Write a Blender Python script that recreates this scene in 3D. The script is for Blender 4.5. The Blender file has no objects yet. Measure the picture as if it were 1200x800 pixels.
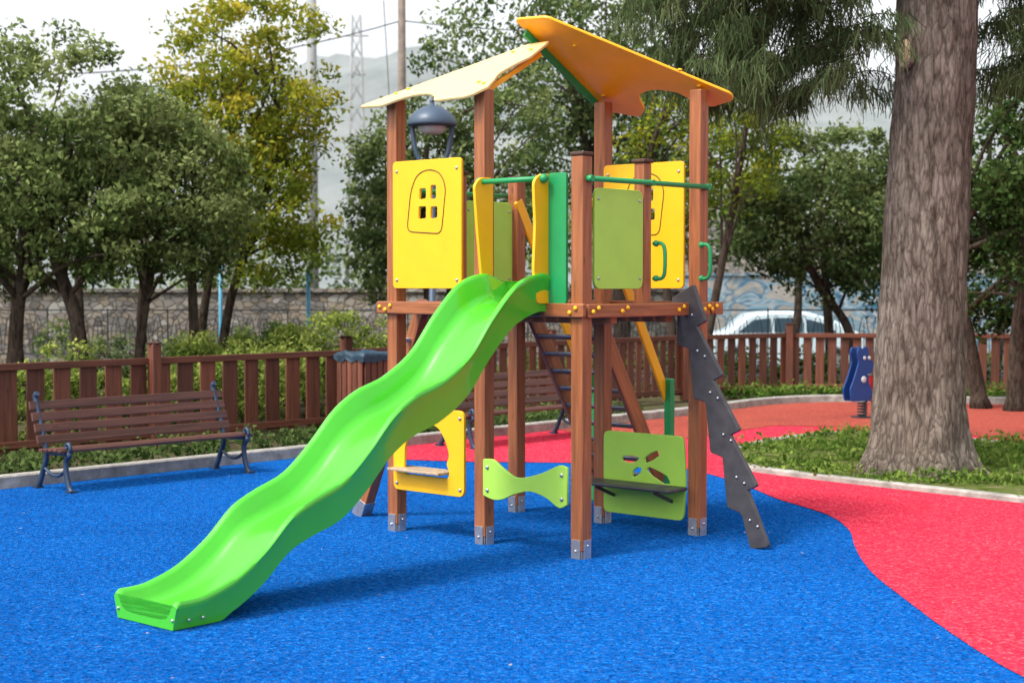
import bpy, math, random
import numpy as np
from mathutils import Vector, Matrix, noise
random.seed(7); RNG=np.random.default_rng(7)
scene=bpy.context.scene
COL=scene.collection
pi=math.pi

# ------------------------------------------------------------------ materials
def newmat(name):
    m=bpy.data.materials.new(name); m.use_nodes=True
    nt=m.node_tree; nt.nodes.clear()
    out=nt.nodes.new('ShaderNodeOutputMaterial')
    return m,nt,out
def N(nt,t,**kw):
    n=nt.nodes.new(t)
    for k,v in kw.items():
        if k in n.inputs: n.inputs[k].default_value=v
        else: setattr(n,k,v)
    return n
def L(nt,a,b): nt.links.new(a,b)
def c4(c): return (c[0],c[1],c[2],1)
def ramp(nt,fac,stops):
    r=nt.nodes.new('ShaderNodeValToRGB'); cr=r.color_ramp
    while len(cr.elements)<len(stops): cr.elements.new(0.5)
    for e,(p,c) in zip(cr.elements,stops): e.position=p; e.color=c4(c)
    L(nt,fac,r.inputs['Fac']); return r.outputs['Color']
def coords(nt,kind='Object',scale=(1,1,1)):
    tc=N(nt,'ShaderNodeTexCoord'); mp=N(nt,'ShaderNodeMapping'); mp.inputs['Scale'].default_value=scale
    L(nt,tc.outputs[kind],mp.inputs['Vector']); return mp.outputs['Vector']
def bump(nt,h,strength,dist,bs):
    b=N(nt,'ShaderNodeBump',Strength=strength,Distance=dist)
    L(nt,h,b.inputs['Height']); L(nt,b.outputs['Normal'],bs.inputs['Normal'])

def m_plain(name,c,rough=0.45,metal=0.0,var=0.12,coat=0.0,scale=6,bmp=0.0):
    m,nt,out=newmat(name); bs=N(nt,'ShaderNodeBsdfPrincipled',Roughness=rough,Metallic=metal)
    bs.inputs['Coat Weight'].default_value=coat
    v=coords(nt); n=N(nt,'ShaderNodeTexNoise',Scale=scale,Detail=4); L(nt,v,n.inputs['Vector'])
    d=tuple(x*(1-var) for x in c); l=tuple(min(1,x*(1+var)) for x in c)
    L(nt,ramp(nt,n.outputs['Fac'],[(0.3,d),(0.7,l)]),bs.inputs['Base Color'])
    r=N(nt,'ShaderNodeMapRange'); r.inputs['To Min'].default_value=rough*0.75; r.inputs['To Max'].default_value=min(1,rough*1.35)
    n2=N(nt,'ShaderNodeTexNoise',Scale=scale*6,Detail=2); L(nt,v,n2.inputs['Vector'])
    L(nt,n2.outputs['Fac'],r.inputs['Value']); L(nt,r.outputs[0],bs.inputs['Roughness'])
    if bmp: bump(nt,n2.outputs['Fac'],bmp,0.01,bs)
    L(nt,bs.outputs[0],out.inputs[0]); return m
def m_wood(name,dark,light,rough=0.5,island=0.5):
    m,nt,out=newmat(name); bs=N(nt,'ShaderNodeBsdfPrincipled',Roughness=rough)
    v=coords(nt,'UV',(1.2,22,1)); n=N(nt,'ShaderNodeTexNoise',Scale=1.6,Detail=5,Roughness=0.65,Distortion=0.4); L(nt,v,n.inputs['Vector'])
    col=ramp(nt,n.outputs['Fac'],[(0.28,dark),(0.5,tuple((a+b)/2 for a,b in zip(dark,light))),(0.72,light)])
    g=N(nt,'ShaderNodeNewGeometry'); mr=N(nt,'ShaderNodeMapRange'); mr.inputs['To Min'].default_value=1-island*0.5; mr.inputs['To Max'].default_value=1+island*0.4
    L(nt,g.outputs['Random Per Island'],mr.inputs['Value'])
    v2=coords(nt,'UV',(2.2,9,1)); vo=N(nt,'ShaderNodeTexVoronoi',Scale=1.3); L(nt,v2,vo.inputs['Vector'])
    kn=ramp(nt,vo.outputs['Distance'],[(0.02,(0.35,0.35,0.35)),(0.12,(1,1,1))])
    mx=N(nt,'ShaderNodeMix',data_type='RGBA',blend_type='MULTIPLY'); mx.inputs[0].default_value=1
    L(nt,col,mx.inputs[6]); L(nt,kn,mx.inputs[7])
    hs=N(nt,'ShaderNodeHueSaturation'); L(nt,mr.outputs[0],hs.inputs['Value']); L(nt,mx.outputs[2],hs.inputs['Color'])
    L(nt,hs.outputs[0],bs.inputs['Base Color']); bump(nt,n.outputs['Fac'],0.35,0.004,bs)
    L(nt,bs.outputs[0],out.inputs[0]); return m
def m_rubber(name,a,b,c):
    m,nt,out=newmat(name); bs=N(nt,'ShaderNodeBsdfDiffuse',Roughness=.6)
    v=coords(nt)
    vo=N(nt,'ShaderNodeTexVoronoi',Scale=75); L(nt,v,vo.inputs['Vector'])
    sp=N(nt,'ShaderNodeSeparateColor'); L(nt,vo.outputs['Color'],sp.inputs[0])
    col=ramp(nt,sp.outputs[0],[(0.0,a),(0.4,b),(0.8,b),(1.0,c)])
    n=N(nt,'ShaderNodeTexNoise',Scale=0.7,Detail=5,Roughness=0.6); L(nt,v,n.inputs['Vector'])
    st=ramp(nt,n.outputs['Fac'],[(0.3,(0.78,0.80,0.83)),(0.5,(.95,.95,.95)),(0.7,(1.0,1.0,1.0))])
    mx=N(nt,'ShaderNodeMix',data_type='RGBA',blend_type='MULTIPLY'); mx.inputs[0].default_value=1
    L(nt,col,mx.inputs[6]); L(nt,st,mx.inputs[7])
    n3=N(nt,'ShaderNodeTexNoise',Scale=26,Detail=5,Roughness=0.85); L(nt,v,n3.inputs['Vector'])
    f=ramp(nt,n3.outputs['Fac'],[(0.50,(0,0,0)),(0.78,(0.20,0.20,0.20))])
    m2=N(nt,'ShaderNodeMix',data_type='RGBA'); L(nt,f,m2.inputs[0]); L(nt,mx.outputs[2],m2.inputs[6]); m2.inputs[7].default_value=(0.28,0.30,0.33,1)
    L(nt,m2.outputs[2],bs.inputs['Color'])
    bump(nt,vo.outputs['Distance'],1.0,0.008,bs)
    L(nt,bs.outputs[0],out.inputs[0]); return m
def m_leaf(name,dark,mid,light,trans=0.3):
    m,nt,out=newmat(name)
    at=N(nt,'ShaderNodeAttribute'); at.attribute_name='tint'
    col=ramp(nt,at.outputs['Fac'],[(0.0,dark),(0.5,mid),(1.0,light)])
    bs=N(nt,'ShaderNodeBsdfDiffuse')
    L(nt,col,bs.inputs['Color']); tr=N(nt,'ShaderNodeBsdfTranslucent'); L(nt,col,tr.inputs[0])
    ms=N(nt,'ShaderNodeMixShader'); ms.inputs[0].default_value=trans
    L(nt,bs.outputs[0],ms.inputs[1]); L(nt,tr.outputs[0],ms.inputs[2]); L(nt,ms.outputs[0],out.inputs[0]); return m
def m_bark(name,dark,light,sc=(9,9,1.6),b=0.9,plates=False):
    m,nt,out=newmat(name); bs=N(nt,'ShaderNodeBsdfDiffuse',Roughness=0.8)
    v=coords(nt,'Object',sc); n=N(nt,'ShaderNodeTexNoise',Scale=2.2,Detail=7 if plates else 3,Roughness=0.75,Distortion=0.6); L(nt,v,n.inputs['Vector'])
    v2=coords(nt,'Object',(1,1,0.6)); n2=N(nt,'ShaderNodeTexNoise',Scale=2.5,Detail=3); L(nt,v2,n2.inputs['Vector'])
    c=ramp(nt,n.outputs['Fac'],[(0.33,dark),(0.47,tuple((x+y)/2 for x,y in zip(dark,light))),(0.62,light)])
    c2=ramp(nt,n2.outputs['Fac'],[(0.3,(0.7,0.68,0.66)),(0.7,(1,1,1))])
    mx=N(nt,'ShaderNodeMix',data_type='RGBA',blend_type='MULTIPLY'); mx.inputs[0].default_value=1
    L(nt,c,mx.inputs[6]); L(nt,c2,mx.inputs[7]); col=mx.outputs[2]; hgt=n.outputs['Fac']
    if plates:
        v3=coords(nt,'Object',(15,15,3.6)); nz=N(nt,'ShaderNodeTexNoise',Scale=1.5,Detail=4); L(nt,v3,nz.inputs['Vector'])
        ad=N(nt,'ShaderNodeMix',data_type='RGBA',blend_type='ADD'); ad.inputs[0].default_value=1.0; L(nt,v3,ad.inputs[6]); L(nt,nz.outputs['Color'],ad.inputs[7])
        ve=N(nt,'ShaderNodeTexVoronoi',Scale=1.25,feature='DISTANCE_TO_EDGE'); L(nt,ad.outputs[2],ve.inputs['Vector'])
        e=ramp(nt,ve.outputs['Distance'],[(0.0,(0.33,0.31,0.30)),(0.16,(.9,.9,.9)),(.5,(1,1,1))])
        m3=N(nt,'ShaderNodeMix',data_type='RGBA',blend_type='MULTIPLY'); m3.inputs[0].default_value=.8
        L(nt,col,m3.inputs[6]); L(nt,e,m3.inputs[7]); col=m3.outputs[2]
        mh=N(nt,'ShaderNodeMath',operation='ADD'); ml=N(nt,'ShaderNodeMath',operation='MINIMUM'); L(nt,ve.outputs['Distance'],ml.inputs[0]); ml.inputs[1].default_value=.3
        L(nt,ml.outputs[0],mh.inputs[0]); L(nt,n.outputs['Fac'],mh.inputs[1]); hgt=mh.outputs[0]
    L(nt,col,bs.inputs['Color'])
    bump(nt,hgt,b,0.04,bs); L(nt,bs.outputs[0],out.inputs[0]); return m
def m_ground(name,cs,sc=3.0):
    m,nt,out=newmat(name); bs=N(nt,'ShaderNodeBsdfDiffuse',Roughness=0.9)
    v=coords(nt); n=N(nt,'ShaderNodeTexNoise',Scale=sc,Detail=6,Roughness=0.7); L(nt,v,n.inputs['Vector'])
    L(nt,ramp(nt,n.outputs['Fac'],[(0.32,cs[0]),(0.5,cs[1]),(0.68,cs[2])]),bs.inputs['Color'])
    bump(nt,n.outputs['Fac'],0.8,0.05,bs); L(nt,bs.outputs[0],out.inputs[0]); return m
def m_stone(name):
    m,nt,out=newmat(name); bs=N(nt,'ShaderNodeBsdfDiffuse',Roughness=0.9)
    v=coords(nt,'Object',(1,1,1.5))
    nd=N(nt,'ShaderNodeTexNoise',Scale=3,Detail=3); L(nt,v,nd.inputs['Vector'])
    ad=N(nt,'ShaderNodeMix',data_type='RGBA',blend_type='ADD'); ad.inputs[0].default_value=0.25; L(nt,v,ad.inputs[6]); L(nt,nd.outputs['Color'],ad.inputs[7])
    vo=N(nt,'ShaderNodeTexVoronoi',Scale=6.5); L(nt,ad.outputs[2],vo.inputs['Vector'])
    ve=N(nt,'ShaderNodeTexVoronoi',Scale=6.5,feature='DISTANCE_TO_EDGE'); L(nt,ad.outputs[2],ve.inputs['Vector'])
    sp=N(nt,'ShaderNodeSeparateColor'); L(nt,vo.outputs['Color'],sp.inputs[0])
    c=ramp(nt,sp.outputs[0],[(0,(0.20,0.185,0.17)),(0.4,(0.34,0.32,0.30)),(0.7,(0.38,0.32,0.25)),(1,(0.52,0.50,0.47))])
    e=ramp(nt,ve.outputs['Distance'],[(0.0,(0.42,0.41,0.39)),(0.12,(1,1,1))])
    mx=N(nt,'ShaderNodeMix',data_type='RGBA',blend_type='MULTIPLY'); mx.inputs[0].default_value=1
    L(nt,c,mx.inputs[6]); L(nt,e,mx.inputs[7]); L(nt,mx.outputs[2],bs.inputs['Color'])
    bump(nt,e,0.5,0.04,bs); L(nt,bs.outputs[0],out.inputs[0]); return m
def m_graffiti(name):
    m,nt,out=newmat(name); bs=N(nt,'ShaderNodeBsdfDiffuse',Roughness=0.9)
    v=coords(nt,'Object',(.55,.55,.9)); n=N(nt,'ShaderNodeTexNoise',Scale=1.6,Detail=2,Distortion=1.6); L(nt,v,n.inputs['Vector'])
    c=ramp(nt,n.outputs['Fac'],[(0.36,(.42,.41,.38)),(0.42,(.06,.20,.33)),(0.47,(.45,.50,.52)),(.54,(.16,.34,.46)),(.60,(.44,.42,.39))])
    n2=N(nt,'ShaderNodeTexNoise',Scale=9,Detail=5); L(nt,v,n2.inputs['Vector'])
    d=ramp(nt,n2.outputs['Fac'],[(0.3,(.7,.69,.67)),(.7,(1,1,1))])
    mx=N(nt,'ShaderNodeMix',data_type='RGBA',blend_type='MULTIPLY'); mx.inputs[0].default_value=1
    L(nt,c,mx.inputs[6]); L(nt,d,mx.inputs[7]); L(nt,mx.outputs[2],bs.inputs['Color']); L(nt,bs.outputs[0],out.inputs[0]); return m

M={}
M['post']=m_wood('frame_wood',(0.18,0.052,0.017),(0.48,0.165,0.058),0.42,0.35)
M['cap']=m_plain('post_cap',(0.06,0.025,0.014),0.6)
M['fence']=m_wood('fence_wood',(0.065,0.018,0.010),(0.21,0.066,0.034),0.6,0.8)
M['slat']=m_wood('bench_slat_wood',(0.045,0.017,0.013),(0.15,0.058,0.040),0.45,0.5)
M['yellow']=m_plain('yellow_panel',(0.88,0.46,0.003),0.42,var=0.05,coat=0.1)
M['roof_lit']=m_plain('roof_panel_sunlit_yellow',(0.84,0.60,0.26),0.42,var=0.06,coat=0.1)  # yellow roof panel with strong sunlight painted in as a paler base colour
M['roof_shaded']=m_plain('roof_panel_shaded_yellow',(0.92,0.41,0.005),0.42,var=0.05,coat=0.1)  # yellow roof panel's shaded underside, shade painted in as orange
M['lgreen']=m_plain('light_green_panel',(0.38,0.68,0.08),0.42,var=0.05,coat=0.1)
M['dgreen']=m_plain('dark_green_panel',(0.012,0.27,0.08),0.42,var=0.08)
M['slide']=m_plain('slide_green_plastic',(0.065,0.47,0.022),0.2,var=0.06,coat=0.5,scale=3)
M['dark']=m_plain('charcoal_board',(0.050,0.046,0.050),0.45,var=0.25,scale=14)
M['steel']=m_plain('galvanised_steel',(0.50,0.51,0.53),0.38,0.9,0.15,scale=30)
M['groove']=m_plain('engraved_groove',(0.10,0.055,0.005),0.7)
M['iron']=m_plain('blue_cast_iron',(0.030,0.055,0.10),0.45,0.3,0.25,scale=20)
M['lamp']=m_plain('lamp_grey_paint',(0.055,0.085,0.13),0.4,0.1)
M['glass']=m_plain('lamp_diffuser',(0.55,0.58,0.6),0.2)
M['kerb']=m_plain('kerb_concrete',(0.33,0.31,0.28),0.85,var=0.35,scale=9,bmp=0.5)
M['blue']=m_rubber('blue_rubber_surface',(0.0015,0.038,0.18),(0.003,0.090,0.365),(0.015,0.18,0.56))
M['red']=m_rubber('red_rubber_surface',(0.35,0.016,0.034),(0.61,0.032,0.068),(0.74,0.12,0.15))
M['redfar']=m_rubber('red_clay_surface',(0.22,0.040,0.028),(0.35,0.070,0.050),(0.46,0.14,0.10))
M['dirt']=m_ground('earth',[(0.035,0.028,0.018),(0.085,0.07,0.042),(0.07,0.10,0.03)])
M['grass']=m_ground('weedy_soil',[(0.04,0.05,0.014),(0.08,0.11,0.025),(0.17,0.14,0.085)],6)
M['bark']=m_bark('big_trunk_bark',(0.13,0.10,0.08),(0.42,0.36,0.30),(8,8,2.2),1.0,True)
M['bark2']=m_bark('tree_bark',(0.03,0.022,0.018),(0.13,0.10,0.08),(12,12,3),0.5)
M['stone']=m_stone('rubble_stone')
M['graf']=m_graffiti('painted_wall')
M['leafA']=m_leaf('laurel_leaves',(0.035,0.062,0.020),(0.125,0.175,0.052),(0.29,0.34,0.13))
M['leafB']=m_leaf('yellowing_leaves',(0.075,0.125,0.018),(0.23,0.27,0.030),(0.62,0.50,0.055),0.4)
M['leafC']=m_leaf('grey_green_leaves',(0.026,0.050,0.018),(0.092,0.140,0.048),(0.24,0.29,0.105))
M['leafD']=m_leaf('dark_leaves',(0.012,0.030,0.008),(0.042,0.080,0.022),(0.11,0.16,0.05))
M['pine']=m_leaf('needle_foliage',(0.026,0.045,0.019),(0.085,0.125,0.050),(0.20,0.24,0.11),0.25)
M['weed']=m_leaf('weed_leaves',(0.03,0.07,0.01),(0.10,0.18,0.030),(0.26,0.34,0.075))
M['hedge']=m_leaf('hedge_leaves',(0.035,0.070,0.014),(0.13,0.20,0.035),(0.33,0.38,0.09))
M['litter']=m_leaf('dry_leaves',(0.10,0.06,0.03),(0.30,0.22,0.12),(0.50,0.43,0.30),0.1)
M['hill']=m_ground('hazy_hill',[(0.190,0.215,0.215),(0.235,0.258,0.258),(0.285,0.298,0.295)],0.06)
M['carpaint']=m_plain('pale_blue_car_paint',(0.62,0.76,0.82),0.25,coat=0.6,var=0.03)
M['carglass']=m_plain('car_window',(0.05,0.09,0.12),0.08)
M['tyre']=m_plain('tyre_rubber',(0.02,0.02,0.02),0.8)
M['blackiron']=m_plain('black_railing',(0.05,0.055,0.065),0.5,0.3)
M['tblue']=m_plain('toy_blue',(0.008,0.05,0.22),0.4)
M['tred']=m_plain('toy_red',(0.5,0.02,0.02),0.4)
M['tarp']=m_plain('blue_tarp',(0.012,0.040,0.070),0.5,var=0.5,bmp=0.5)
M['lightblue']=m_plain('light_blue_paint',(0.08,0.30,0.45),0.4)
M['asphalt']=m_ground('asphalt',[(0.04,0.04,0.04),(0.055,0.055,0.055),(0.07,0.07,0.07)],20)
M['palecut']=m_plain('cut_wood',(0.38,0.28,0.18),0.8,var=0.3,scale=25)
M['utility']=m_plain('weathered_pole',(0.16,0.125,0.10),0.8,var=0.3)
M['plaster']=m_plain('pale_mast_paint',(0.30,0.31,0.31),0.9,var=0.1,scale=1)

# ------------------------------------------------------------------ geometry helpers
def empty(name,loc=(0,0,0),rotz=0):
    e=bpy.data.objects.new(name,None); e.location=loc; e.rotation_euler=(0,0,rotz); e.empty_display_size=0.2
    COL.objects.link(e); return e
class MB:
    def __init__(s): s.v=[]; s.f=[]; s.uv=[]; s.sm=[]
    def face(s,idx,uvs,smooth=False): s.f.append(idx); s.uv.extend(uvs); s.sm.append(smooth)
    def box(s,c,ax,size):
        b=len(s.v); off=random.random()*50; off2=random.random()*50
        hx,hy,hz=[q/2 for q in size]; c=Vector(c)
        P=[(-1,-1,-1),(1,-1,-1),(1,1,-1),(-1,1,-1),(-1,-1,1),(1,-1,1),(1,1,1),(-1,1,1)]
        for p in P: s.v.append(tuple(c+ax[0]*(p[0]*hx)+ax[1]*(p[1]*hy)+ax[2]*(p[2]*hz)))
        for k,F in enumerate([(0,3,2,1),(4,5,6,7),(0,1,5,4),(2,3,7,6),(1,2,6,5),(0,4,7,3)]):
            uv=[]
            for i in F:
                p=P[i]; x,y,z=p[0]*hx,p[1]*hy,p[2]*hz
                if k<2: uv.append((x+off,y+off2))
                elif k<4: uv.append((x+off,z+off2+3))
                else: uv.append((y+off,z+off2+7))
            s.face(tuple(b+i for i in F),uv)
    def abox(s,x0,x1,y0,y1,z0,z1,grain='x'):
        c=((x0+x1)/2,(y0+y1)/2,(z0+z1)/2); X,Y,Z=Vector((1,0,0)),Vector((0,1,0)),Vector((0,0,1))
        if grain=='x': s.box(c,(X,Y,Z),(x1-x0,y1-y0,z1-z0))
        elif grain=='y': s.box(c,(Y,-X,Z),(y1-y0,x1-x0,z1-z0))
        else: s.box(c,(Z,Y,-X),(z1-z0,y1-y0,x1-x0))
    def beam(s,p0,p1,w,h,up=(0,0,1)):
        p0,p1=Vector(p0),Vector(p1); d=(p1-p0); l=d.length; d.normalize()
        y=Vector(up).cross(d)
        if y.length<1e-4: y=Vector((0,1,0))
        y.normalize(); z=d.cross(y); s.box((p0+p1)/2,(d,y,z),(l,w,h))
    def tube(s,pts,rad,seg=8,flat=1.0,cap=True,rfun=None):
        pts=[Vector(p) for p in pts]; n=len(pts)
        if not hasattr(rad,'__len__'): rad=[rad]*n
        b=len(s.v); t=(pts[1]-pts[0]).normalized()
        ref=Vector((0,0,1)) if abs(t.z)<0.9 else Vector((1,0,0))
        x=ref.cross(t).normalized(); ln=0; off=random.random()*30
        lens=[]
        for i,p in enumerate(pts):
            if i==0: tt=(pts[1]-pts[0])
            elif i==n-1: tt=(pts[-1]-pts[-2])
            else: tt=(pts[i+1]-pts[i-1])
            tt.normalize(); x=(x-tt*x.dot(tt)).normalized(); y=tt.cross(x)
            if i: ln+=(pts[i]-pts[i-1]).length
            lens.append(ln)
            for j in range(seg):
                a=2*pi*j/seg; r=rad[i]
                if rfun: r*=rfun(p,a,i)
                s.v.append(tuple(p+x*(math.cos(a)*r)+y*(math.sin(a)*r*flat)))
        for i in range(n-1):
            for j in range(seg):
                k=(j+1)%seg
                s.face((b+i*seg+j,b+i*seg+k,b+(i+1)*seg+k,b+(i+1)*seg+j),
                  [(lens[i]+off,j*.05),(lens[i]+off,(j+1)*.05),(lens[i+1]+off,(j+1)*.05),(lens[i+1]+off,j*.05)],True)
        if cap:
            s.face(tuple(b+j for j in reversed(range(seg))),[(0,0)]*seg); e=b+(n-1)*seg
            s.face(tuple(e+j for j in range(seg)),[(0,0)]*seg)
    def ball(s,c,r,sc=(1,1,1),seg=12,rings=8):
        b=len(s.v); c=Vector(c)
        for i in range(rings+1):
            th=pi*i/rings
            for j in range(seg):
                a=2*pi*j/seg
                s.v.append((c.x+r*sc[0]*math.sin(th)*math.cos(a),c.y+r*sc[1]*math.sin(th)*math.sin(a),c.z+r*sc[2]*math.cos(th)))
        for i in range(rings):
            for j in range(seg):
                k=(j+1)%seg; s.face((b+i*seg+j,b+(i+1)*seg+j,b+(i+1)*seg+k,b+i*seg+k),[(0,0)]*4,True)
    def lathe(s,c,prof,seg=24):
        b=len(s.v)
        for r,z in prof:
            for j in range(seg):
                a=2*pi*j/seg; s.v.append((c[0]+r*math.cos(a),c[1]+r*math.sin(a),c[2]+z))
        for i in range(len(prof)-1):
            for j in range(seg):
                k=(j+1)%seg; s.face((b+i*seg+j,b+i*seg+k,b+(i+1)*seg+k,b+(i+1)*seg+j),[(0,0)]*4,True)
    def build(s,name,mat,parent=None,bevel=0.0,loc=(0,0,0),rot=(0,0,0)):
        me=bpy.data.meshes.new(name); me.from_pydata(s.v,[],s.f); 
        u=me.uv_layers.new(name='UVMap'); u.data.foreach_set('uv',np.array(s.uv,dtype=np.float32).ravel())
        me.polygons.foreach_set('use_smooth',s.sm); me.materials.append(mat); me.update()
        o=bpy.data.objects.new(name,me); COL.objects.link(o); o.location=loc; o.rotation_euler=rot
        if parent: o.parent=parent
        if bevel:
            bv=o.modifiers.new('bevel','BEVEL'); bv.width=bevel; bv.segments=2; bv.limit_method='ANGLE'
        return o
def smooth_path(pts,n=8):
    P=[np.array(p,float) for p in pts]; P=[2*P[0]-P[1]]+P+[2*P[-1]-P[-2]]; out=[]
    for i in range(1,len(P)-2):
        for k in range(n):
            t=k/n; a,b,c,d=P[i-1],P[i],P[i+1],P[i+2]
            out.append(tuple(0.5*((2*b)+(-a+c)*t+(2*a-5*b+4*c-d)*t*t+(-a+3*b-3*c+d)*t**3)))
    out.append(tuple(P[-2])); return out
def rounded(pts,r,n=5):
    out=[]; m=len(pts)
    for i in range(m):
        p=Vector(pts[i][:2]); a=Vector(pts[i-1][:2]); b=Vector(pts[(i+1)%m][:2])
        rr=r if len(pts[i])<3 else pts[i][2]
        if rr<=0: out.append((p.x,p.y)); continue
        da=(a-p); db=(b-p); q=min(rr,da.length*.48,db.length*.48)
        s=p+da.normalized()*q; e=p+db.normalized()*q
        for k in range(n+1):
            t=k/n; w=s*(1-t)**2+p*2*t*(1-t)+e*t*t; out.append((w.x,w.y))
    return out
def panel(name,outer,holes,th,mat,mtx,parent,bev=0.003):
    cu=bpy.data.curves.new(name,'CURVE'); cu.dimensions='2D'; cu.fill_mode='BOTH'; cu.extrude=th/2-bev; cu.bevel_depth=bev; cu.bevel_resolution=1
    for P in [outer]+holes:
        s=cu.splines.new('POLY'); s.points.add(len(P)-1)
        for q,p in zip(s.points,P): q.co=(p[0],p[1],0,1)
        s.use_cyclic_u=True
    tmp=bpy.data.objects.new('tmp',cu); COL.objects.link(tmp); dg=bpy.context.evaluated_depsgraph_get(); dg.update()
    me=bpy.data.meshes.new_from_object(tmp.evaluated_get(dg)); bpy.data.objects.remove(tmp)
    me.materials.clear(); me.materials.append(mat); me.name=name
    o=bpy.data.objects.new(name,me); COL.objects.link(o); o.parent=parent; o.matrix_local=mtx; return o
def UZ(u,v,z): return Matrix.Translation((u,v,z))@Matrix.Rotation(pi/2,4,'X')
def VZ(u,v,z): return Matrix.Translation((u,v,z))@Matrix.Rotation(pi/2,4,'Z')@Matrix.Rotation(pi/2,4,'X')

def sheet(name,poly,z,mat,parent=None,sub=False):
    me=bpy.data.meshes.new(name); me.from_pydata([(p[0],p[1],z) for p in poly],[],[tuple(range(len(poly)))]); me.materials.append(mat)
    o=bpy.data.objects.new(name,me); COL.objects.link(o)
    if parent:o.parent=parent
    return o

def leaves(name,C,size,tint,mat,parent=None,aspect=0.45,droop=0.0,outdir=None):
    n=len(C); C=np.asarray(C)
    d=RNG.normal(size=(n,3)); d[:,2]-=droop
    if outdir is not None: d+=outdir*1.0
    d/=np.linalg.norm(d,axis=1)[:,None]
    r=RNG.normal(size=(n,3)); s=np.cross(d,r); s/=np.linalg.norm(s,axis=1)[:,None]+1e-9
    L_=size*(0.6+0.8*RNG.random(n))[:,None]; W=L_*aspect
    up=np.cross(d,s)
    v=np.empty((n,4,3)); v[:,0]=C-d*L_*.5; v[:,1]=C+s*W*.5+up*W*.12; v[:,2]=C+d*L_*.5; v[:,3]=C-s*W*.5+up*W*.12
    me=bpy.data.meshes.new(name); me.vertices.add(4*n); me.vertices.foreach_set('co',v.astype(np.float32).ravel())
    me.loops.add(4*n); me.loops.foreach_set('vertex_index',np.arange(4*n,dtype=np.int32))
    me.polygons.add(n); me.polygons.foreach_set('loop_start',np.arange(0,4*n,4,dtype=np.int32))
    me.update(calc_edges=True)
    at=me.attributes.new('tint','FLOAT','POINT'); at.data.foreach_set('value',np.repeat(np.clip(tint,0,1),4).astype(np.float32))
    me.materials.append(mat); o=bpy.data.objects.new(name,me); COL.objects.link(o)
    if parent:o.parent=parent
    return o
def clumps_in(ells,n,surf=0.55):
    w=np.array([e[6] for e in ells]); w=w/w.sum(); out=[]
    for i in range(n):
        e=ells[RNG.choice(len(ells),p=w)]
        d=RNG.normal(size=3); d/=np.linalg.norm(d); r=RNG.random()**(1/3) if RNG.random()>surf else 0.75+0.3*RNG.random()
        out.append((e[0]+d[0]*r*e[3],e[1]+d[1]*r*e[4],e[2]+d[2]*r*e[5]))
    return np.array(out)
def crown_leaves(name,CL,per,cr,size,mat,parent,tint0=0.5,flat=0.75,zlo=None,zhi=None,aspect=0.5,droop=0.2):
    n=len(CL)*per; ci=np.repeat(np.arange(len(CL)),per)
    d=RNG.normal(size=(n,3)); d/=np.linalg.norm(d,axis=1)[:,None]
    rr=cr*(0.55+0.9*RNG.random(len(CL)))[ci]*RNG.random(n)**0.45
    P=CL[ci]+d*rr[:,None]*np.array([1,1,flat])
    zl=CL[:,2].min(); zh=CL[:,2].max()
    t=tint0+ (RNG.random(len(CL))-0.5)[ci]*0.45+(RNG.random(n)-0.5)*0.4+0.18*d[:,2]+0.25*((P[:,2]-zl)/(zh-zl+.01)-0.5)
    return leaves(name,P,size,t,mat,parent,aspect,droop)
def tree(name,stems,ells,ncl,per,cr,size,leaf,bark,tint0=0.5,nlimb=16,r0=0.08,flat=0.75,surf=0.55,droop=0.2,aspect=0.5):
    e=empty(name,(stems[0][0][0],stems[0][0][1],0)); off=Vector(e.location)
    CL=clumps_in(ells,ncl,surf)-np.array(off)
    mb=MB(); tops=[]
    for st in stems:
        pts=[Vector(p)-off for p in st]; sp=smooth_path(pts,6); n=len(sp)
        mb.tube(sp,[r0*(1.25-0.75*i/(n-1)) *(1.35 if i==0 else 1) for i in range(n)],9)
        tops.append((sp,n))
    idx=RNG.choice(len(CL),min(nlimb,len(CL)),replace=False)
    for k in idx:
        sp,n=tops[RNG.integers(len(tops))]; q=int(n*(0.5+0.48*RNG.random())); a=Vector(sp[min(q,n-1)]); b=Vector(CL[k])
        if b.z<a.z: a=Vector(sp[int(n*0.45)])
        m=(a+b)/2+Vector((random.uniform(-.12,.12),random.uniform(-.12,.12),random.uniform(.0,.2)))
        pp=smooth_path([a,m,b],4); mb.tube(pp,[r0*0.42*(1-0.8*i/(len(pp)-1)) for i in range(len(pp))],6)
    mb.build('trunk_and_limbs',bark,e)
    crown_leaves('foliage',CL,per,cr,size,leaf,e,tint0,flat,droop=droop,aspect=aspect)
    return e

# ------------------------------------------------------------------ ground
AH=(0.741,-0.672); BH=(0.672,0.741)
def gz(x,y):
    t=min(1,max(0,(y-23.5)/8)); return -0.02-0.30*t*t*(3-2*t)
xs=sorted(set([-900,-500,-250,-120,-60]+list(range(-40,41,2))+[60,120,250,500,900])); ys=sorted(set([-60,-30,-10]+list(range(0,60,2))+[80,120,200,350,600,1000]))
V=[(x,y,gz(x,y)) for y in ys for x in xs]; nx=len(xs)
F=[(j*nx+i,j*nx+i+1,(j+1)*nx+i+1,(j+1)*nx+i) for j in range(len(ys)-1) for i in range(nx-1)]
me=bpy.data.meshes.new('ground'); me.from_pydata(V,[],F); me.materials.append(M['dirt']); g=bpy.data.objects.new('ground',me); COL.objects.link(g)
def K(t): return (-3.97+BH[0]*t,12.3+BH[1]*t)
kA=K(-16); kB=K(8.8)
sheet('blue_safety_surface',[(-20,-6),(14,-6),(14,10),(8,14),(4,16),K(7),kA,(-20,2)],0.0,M['blue'])
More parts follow.
